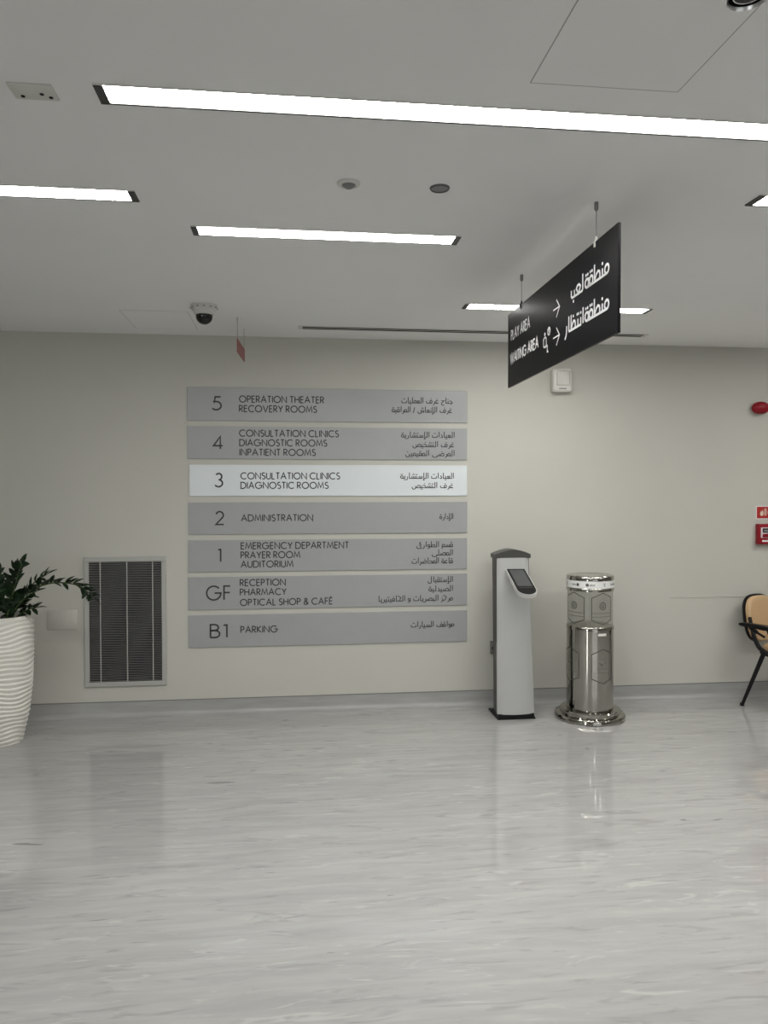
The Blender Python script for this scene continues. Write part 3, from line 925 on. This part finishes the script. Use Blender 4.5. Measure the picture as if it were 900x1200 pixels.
bd = obj('white_band', lathe(bmesh.new(), [(rr - 0.002, 0.948), (rr + 0.002, 0.950), (rr + 0.002, 1.000), (rr - 0.002, 1.002)], 72), M_band, t)
obj('lid', lathe(bmesh.new(), [(rr - 0.004, 1.000), (rr + 0.002, 1.002), (rr + 0.002, 1.024), (rr - 0.004, 1.034), (rr - 0.02, 1.036), (rr - 0.03, 1.033), (0.02, 1.034)], 72), M_steel, t)


def cyl(r, a0):
    """u metres round the cylinder from angle a0 (0 faces -y, growing to the right), v height."""
    def fn(u, v, o):
        a = a0 + u / r
        return ((r + o) * math.sin(a), -(r + o) * math.cos(a), v)
    return fn


def dense(pts, n=6):
    out = []
    for p, q in zip(pts, pts[1:]):
        out += [(p[0] + (q[0] - p[0]) * i / n, p[1] + (q[1] - p[1]) * i / n) for i in range(n)]
    return out + [pts[-1]]


HEX = [(-0.085, 0.085), (0, 0.122), (0.085, 0.085), (0.085, -0.085), (0, -0.122), (-0.085, -0.085), (-0.085, 0.085)]
VIEW = -math.atan2(BX, BY)        # direction of the viewer's side, seen from the cylinder
for a0 in (VIEW + 0.58, VIEW - 0.98, VIEW + 2.3, VIEW + 3.9):
    bm = bmesh.new()
    fn = cyl(rr, a0)
    P2 = lambda pts: [(x, 0.400 + y) for x, y in pts]
    ribbon(bm, dense(P2(HEX)), 0.006, fn, 0.0006)
    ribbon(bm, P2([(-0.03, 0.03), (-0.01, 0.005), (0.02, 0.03)]), 0.004, fn, 0.0006)
    ribbon(bm, dense(P2([(-0.075, -0.045), (0.075, -0.045)])), 0.002, fn, 0.0006)
    for z, w in ((-0.02, 0.05), (0.05, 0.03)):
        ribbon(bm, dense(P2([(-w, z), (w, z)])), 0.0016, fn, 0.0006)
    obj('etched_hexagon', bm, M_etch, t, sm=False)
for a0 in (VIEW + 0.58, VIEW - 0.76):
    bm = bmesh.new()
    fn = cyl(rr - 0.006, a0)
    P2 = lambda pts: [(x * 0.95, 0.805 + y * 0.92) for x, y in pts]
    ribbon(bm, dense(P2(HEX)), 0.0055, fn, 0.0006)
    ribbon(bm, [(x, 0.815 + y) for x, y in arc(0, 0.01, 0.024, 0.024, 0, 360, 18)], 0.006, fn, 0.0006)
    ribbon(bm, [(x, 0.815 + y) for x, y in arc(0, 0.01, 0.010, 0.010, 0, 360, 12)], 0.006, fn, 0.0006)
    for z in (-0.045, -0.07):
        ribbon(bm, dense([(-0.075, 0.82 + z), (0.075, 0.82 + z)]), 0.003, fn, 0.0006)
    obj('printed_emblem', bm, M_faint, ac, sm=False)
# small marks round the white band
for k, a0 in enumerate([VIEW - 1.25, VIEW - 0.62, VIEW - 0.02, VIEW + 0.62, VIEW + 1.2]):
    bm = bmesh.new()
    fn = cyl(rr + 0.002, a0)
    if k in (0, 3):
        ribbon(bm, [(-0.014, 0.983), (0.014, 0.985)], 0.003, fn, 0.0005)
        ribbon(bm, [(-0.010, 0.968), (0.012, 0.967)], 0.003, fn, 0.0005)
        ribbon(bm, [(0.0, 0.966), (0.002, 0.984)], 0.003, fn, 0.0005)
        m_ = M_faint
    else:
        s = 1 if k == 2 else -1
        ribbon(bm, [(s * -0.016 + x, 0.975 + y) for x, y in arc(0, 0, 0.0065, 0.0065, 0, 360, 14)], 0.009, fn, 0.0005)
        for q in range(6):
            u = s * (0.002 + q * 0.0065)
            ribbon(bm, [(u, 0.968), (u, 0.978 + 0.002 * (q % 3))], 0.003, fn, 0.0005)
        ribbon(bm, [(s * 0.0, 0.9745), (s * 0.036, 0.9745)], 0.002, fn, 0.0005)
        m_ = M_etch
    obj('band_emblem', bm, m_, bd, sm=False)
# maker's plate and door seam
bm = bmesh.new()
fn = cyl(rr, VIEW + 0.55)
ribbon(bm, dense([(-0.035, 0.624), (0.030, 0.624)]), 0.018, fn, 0.001)
obj('label_plate', bm, mat('plate_pale', (0.75, 0.73, 0.68), 0.4), t, sm=False)
bm = bmesh.new()
fn = cyl(rr, VIEW - 0.78)
ribbon(bm, dense([(0, 0.09), (0, 0.645)], 2), 0.003, fn, 0.0008)
obj('door_seam', bm, M_black, t, sm=False)

# ------------------------------------------------------------------ potted plant
random.seed(4)
PX, PY = -1.896, 5.264
t = thing('potted_plant', (PX, PY, 0), 'tall white rippled pot holding a dark green leafy plant, at the left edge', 'potted plant')
PH = 0.835


def pot_r(z):
    pts = [(0.0, 0.124), (0.04, 0.134), (0.2, 0.170), (0.375, 0.188), (0.6, 0.199), (0.75, 0.1985), (0.835, 0.197)]
    for (a, ra), (b, rb) in zip(pts, pts[1:]):
        if z <= b:
            return ra + (rb - ra) * (z - a) / (b - a)
    return pts[-1][1]


bm = bmesh.new()
n, mz = 180, 330
rings = []
for j in range(mz + 1):
    z = PH * j / mz
    ring = []
    for i in range(n):
        th = 2 * PI * i / n
        wob = 0.5 * math.sin(2 * th + 7 * z) + 0.35 * math.sin(3 * th - 11 * z + 1.3) + 0.25 * math.sin(5 * th + 19 * z)
        ph = (z * 33.0 + 0.55 * wob) % 1.0
        rid = (ph / 0.72 if ph < 0.72 else (1 - ph) / 0.28)
        rid = rid * rid * (3 - 2 * rid)
        e = min(1, (PH - z) / 0.02, z / 0.01 + 0.2)
        r = pot_r(z) - 0.0045 + 0.0055 * rid * max(e, 0.15)
        ring.append(bm.verts.new((r * math.cos(th), r * math.sin(th), z)))
    rings.append(ring)
for z, r in ((PH - 0.002, 0.180), (PH - 0.05, 0.176)):
    rings.append([bm.verts.new((r * math.cos(2 * PI * i / n), r * math.sin(2 * PI * i / n), z)) for i in range(n)])
for a, b in zip(rings, rings[1:]):
    for i in range(n):
        bm.faces.new((a[i], a[(i + 1) % n], b[(i + 1) % n], b[i]))
bm.faces.new(rings[0][::-1])
obj('pot', bm, M_pot, t, angle=1.2)
obj('soil', lathe(bmesh.new(), [(0.177, PH - 0.055), (0.177, PH - 0.045), (0.1, PH - 0.03), (0.01, PH - 0.025)], 40), M_soil, t)


def leaf(bm, base, d, up, L, W):
    d = d.normalized()
    side = d.cross(up).normalized()
    nn = side.cross(d).normalized()
    prof = [(0.0, 0.03), (0.15, 0.55), (0.38, 1.0), (0.62, 0.9), (0.84, 0.5), (1.0, 0.02)]
    top, bot = [], []
    for f, w in prof:
        c = base + d * (L * f) + nn * (-0.10 * L * f * f)
        row = [c - side * (W * w / 2) + nn * (0.16 * W * w), c, c + side * (W * w / 2) + nn * (0.16 * W * w)]
        top.append([bm.verts.new(p + nn * 0.0007) for p in row])
        bot.append([bm.verts.new(p - nn * 0.0007) for p in row])
    for a, b in zip(top, top[1:]):
        for i in (0, 1):
            bm.faces.new((a[i], a[i + 1], b[i + 1], b[i]))
    for a, b in zip(bot, bot[1:]):
        for i in (0, 1):
            bm.faces.new((a[i + 1], a[i], b[i], b[i + 1]))
    for k in (0, 2):
        for j in range(len(prof) - 1):
            bm.faces.new((top[j][k], top[j + 1][k], bot[j + 1][k], bot[j][k]))


def frond(pts, nleaf, L, W, start=0.2):
    c = bez([Vector(p) for p in pts], 14)
    m = len(c)
    st = obj('frond', tube(bmesh.new(), c, [0.0075 - 0.005 * i / (m - 1) for i in range(m)], 8), M_stem, t)
    bm = bmesh.new()
    for k in range(nleaf):
        f = start + (1 - start) * (k + random.random() * 0.3) / nleaf
        i = min(int(f * (m - 1)), m - 2)
        p = c[i]
        tg = (c[i + 1] - c[i]).normalized()
        side = tg.cross(Vector((0, 0, 1)))
        side = side.normalized() if side.length > 0.15 else Vector((1, 0, 0))
        up = side.cross(tg).normalized()
        s = 1 if k % 2 else -1
        d = tg * random.uniform(0.45, 0.8) + side * s * random.uniform(0.5, 0.9) + up * random.uniform(0.2, 0.75) * (1 if random.random() < 0.8 else -1)
        leaf(bm, p, d, up, L * random.uniform(0.8, 1.15) * (1 - 0.25 * f), W * random.uniform(0.85, 1.1) * (1 - 0.2 * f))
    leaf(bm, c[-1], (c[-1] - c[-3]), Vector((0, 0.3, 1)), L * 0.8, W * 0.8)
    obj('leaflets', bm, M_leaf, st, recalc=False)


Z0 = PH - 0.04
frond([(0.06, 0.0, Z0), (0.16, -0.03, Z0 + 0.17), (0.33, -0.05, Z0 + 0.245), (0.50, -0.06, Z0 + 0.23), (0.595, -0.06, Z0 + 0.155)], 54, 0.088, 0.040, 0.08)
frond([(0.04, -0.03, Z0), (0.09, -0.06, Z0 + 0.15), (0.13, -0.08, Z0 + 0.28), (0.165, -0.09, Z0 + 0.375)], 24, 0.095, 0.040)
frond([(0.05, 0.03, Z0), (0.11, 0.05, Z0 + 0.13), (0.19, 0.07, Z0 + 0.24), (0.265, 0.09, Z0 + 0.29)], 22, 0.090, 0.036)
frond([(0.07, -0.05, Z0), (0.13, -0.08, Z0 + 0.10), (0.20, -0.10, Z0 + 0.17), (0.26, -0.11, Z0 + 0.20)], 20, 0.085, 0.034)
frond([(0.09, -0.02, Z0), (0.14, -0.03, Z0 + 0.05), (0.20, -0.05, Z0 + 0.08), (0.25, -0.06, Z0 + 0.09)], 16, 0.080, 0.034)
frond([(0.0, -0.07, Z0), (0.015, -0.12, Z0 + 0.12), (0.03, -0.16, Z0 + 0.24), (0.05, -0.18, Z0 + 0.33)], 22, 0.095, 0.045)
frond([(0.02, 0.06, Z0), (0.03, 0.10, Z0 + 0.16), (0.05, 0.13, Z0 + 0.29), (0.08, 0.15, Z0 + 0.36)], 20, 0.095, 0.042)
frond([(-0.04, -0.05, Z0), (-0.09, -0.09, Z0 + 0.15), (-0.14, -0.13, Z0 + 0.30), (-0.18, -0.15, Z0 + 0.40)], 22, 0.1, 0.045)
frond([(-0.06, 0.03, Z0), (-0.16, 0.05, Z0 + 0.16), (-0.28, 0.06, Z0 + 0.26), (-0.38, 0.07, Z0 + 0.28)], 24, 0.095, 0.042)
frond([(0.07, -0.10, Z0), (0.09, -0.14, Z0 + 0.06), (0.12, -0.17, Z0 + 0.11), (0.15, -0.19, Z0 + 0.13)], 16, 0.085, 0.04)

# ------------------------------------------------------------------ visitor chair
t = thing('visitor_chair', (3.770, 5.380, 0), 'tan upholstered visitor chair with black frame and armrests, at the right edge', 'chair', rot=math.radians(22))


def pad(bm, w, h, th, fn, p=3.2, n=36):
    """A rounded cushion: outline a superellipse w x h, thickness th; fn maps (u, v, depth)."""
    ring = []
    for k in range(n):
        a = 2 * PI * k / n
        c, s = math.cos(a), math.sin(a)
        ring.append((math.copysign(abs(c) ** (2 / p), c), math.copysign(abs(s) ** (2 / p), s)))
    lv = [(0.90, 0), (0.985, 0.12), (1.0, 0.4), (0.985, 0.7), (0.93, 0.92), (0.8, 1.0)]
    rs = [[bm.verts.new(fn(w / 2 * u * f, h / 2 * v * f, th * d)) for u, v in ring] for f, d in lv]
    for a, b in zip(rs, rs[1:]):
        for i in range(n):
            bm.faces.new((a[i], a[(i + 1) % n], b[(i + 1) % n], b[i]))
    bm.faces.new(rs[0][::-1])
    bm.faces.new(rs[-1])
    return bm


lean = 0.16
def bfn(off):
    def fn(u, v, d):
        return (u, 0.245 + lean * (v + 0.2) + 0.05 - (d + off) + 0.25 * u * u * -1, 0.640 + v)
    return fn


obj('back_shell', pad(bmesh.new(), 0.365, 0.37, 0.022, bfn(-0.012), 3.0), M_black, t)
obj('backrest', pad(bmesh.new(), 0.347, 0.352, 0.045, bfn(0.008), 3.0), M_tan, t)
obj('seat', pad(bmesh.new(), 0.46, 0.45, 0.055, lambda u, v, d: (u, v - 0.04, 0.425 + d), 4.0), M_tan, t)
obj('seat_shell', pad(bmesh.new(), 0.475, 0.465, 0.03, lambda u, v, d: (u, v - 0.04, 0.398 + d), 4.0), M_black, t)
for s in (-1, 1):
    lg = obj('leg', tube(bmesh.new(), [(s * 0.252, 0.10, 0.42), (s * 0.280, 0.17, 0.21), (s * 0.306, 0.237, 0.012)], [0.017, 0.0145, 0.012], 12), M_black, t)
    obj('foot', lathe(bmesh.new(), [(0.013, 0), (0.016, 0.004), (0.014, 0.024)], 16, (s * 0.306, 0.24)), M_black, lg)
    lg = obj('leg', tube(bmesh.new(), [(s * 0.252, -0.06, 0.42), (s * 0.280, -0.17, 0.21), (s * 0.306, -0.277, 0.012)], [0.017, 0.0145, 0.012], 12), M_black, t)
    obj('foot', lathe(bmesh.new(), [(0.013, 0), (0.016, 0.004), (0.014, 0.024)], 16, (s * 0.306, -0.28)), M_black, lg)
    bm = bmesh.new()
    tube(bm, bez([(s * 0.245, -0.09, 0.415), (s * 0.250, 0.02, 0.412), (s * 0.250, 0.12, 0.43)], 5), 0.02, 12)
    obj('side_rail', bm, M_black, t)
    ar = bmesh.new()
    prism(ar, [(0.000, 0.636), (-0.010, 0.626), (-0.004, 0.608), (0.04, 0.608), (0.235, 0.616), (0.250, 0.624), (0.246, 0.636), (0.22, 0.642), (0.05, 0.642)],
          lambda u, v: (s * 0.320 - 0.028, u, v), lambda u, v: (s * 0.320 + 0.028, u, v))
    bmesh.ops.bevel(ar, geom=ar.edges[:], offset=0.004, segments=2, affect='EDGES')
    arm = obj('armrest', ar, M_black, t)
    obj('arm_post', tube(bmesh.new(), bez([(s * 0.320, 0.02, 0.612), (s * 0.323, -0.005, 0.555), (s * 0.270, 0.02, 0.49), (s * 0.250, 0.07, 0.42)], 6), 0.0115, 12), M_black, arm)
    obj('back_upright', tube(bmesh.new(), bez([(s * 0.247, 0.075, 0.42), (s * 0.240, 0.15, 0.46), (s * 0.205, 0.225, 0.55), (s * 0.175, 0.275, 0.66)], 8), [0.017] * 16 + [0.014] * 9, 12), M_black, t)
    obj('arm_strut', tube(bmesh.new(), bez([(s * 0.300, 0.185, 0.612), (s * 0.280, 0.14, 0.575), (s * 0.270, 0.08, 0.545)], 6), [0.016] * 7 + [0.009] * 6, 12), M_black, arm)
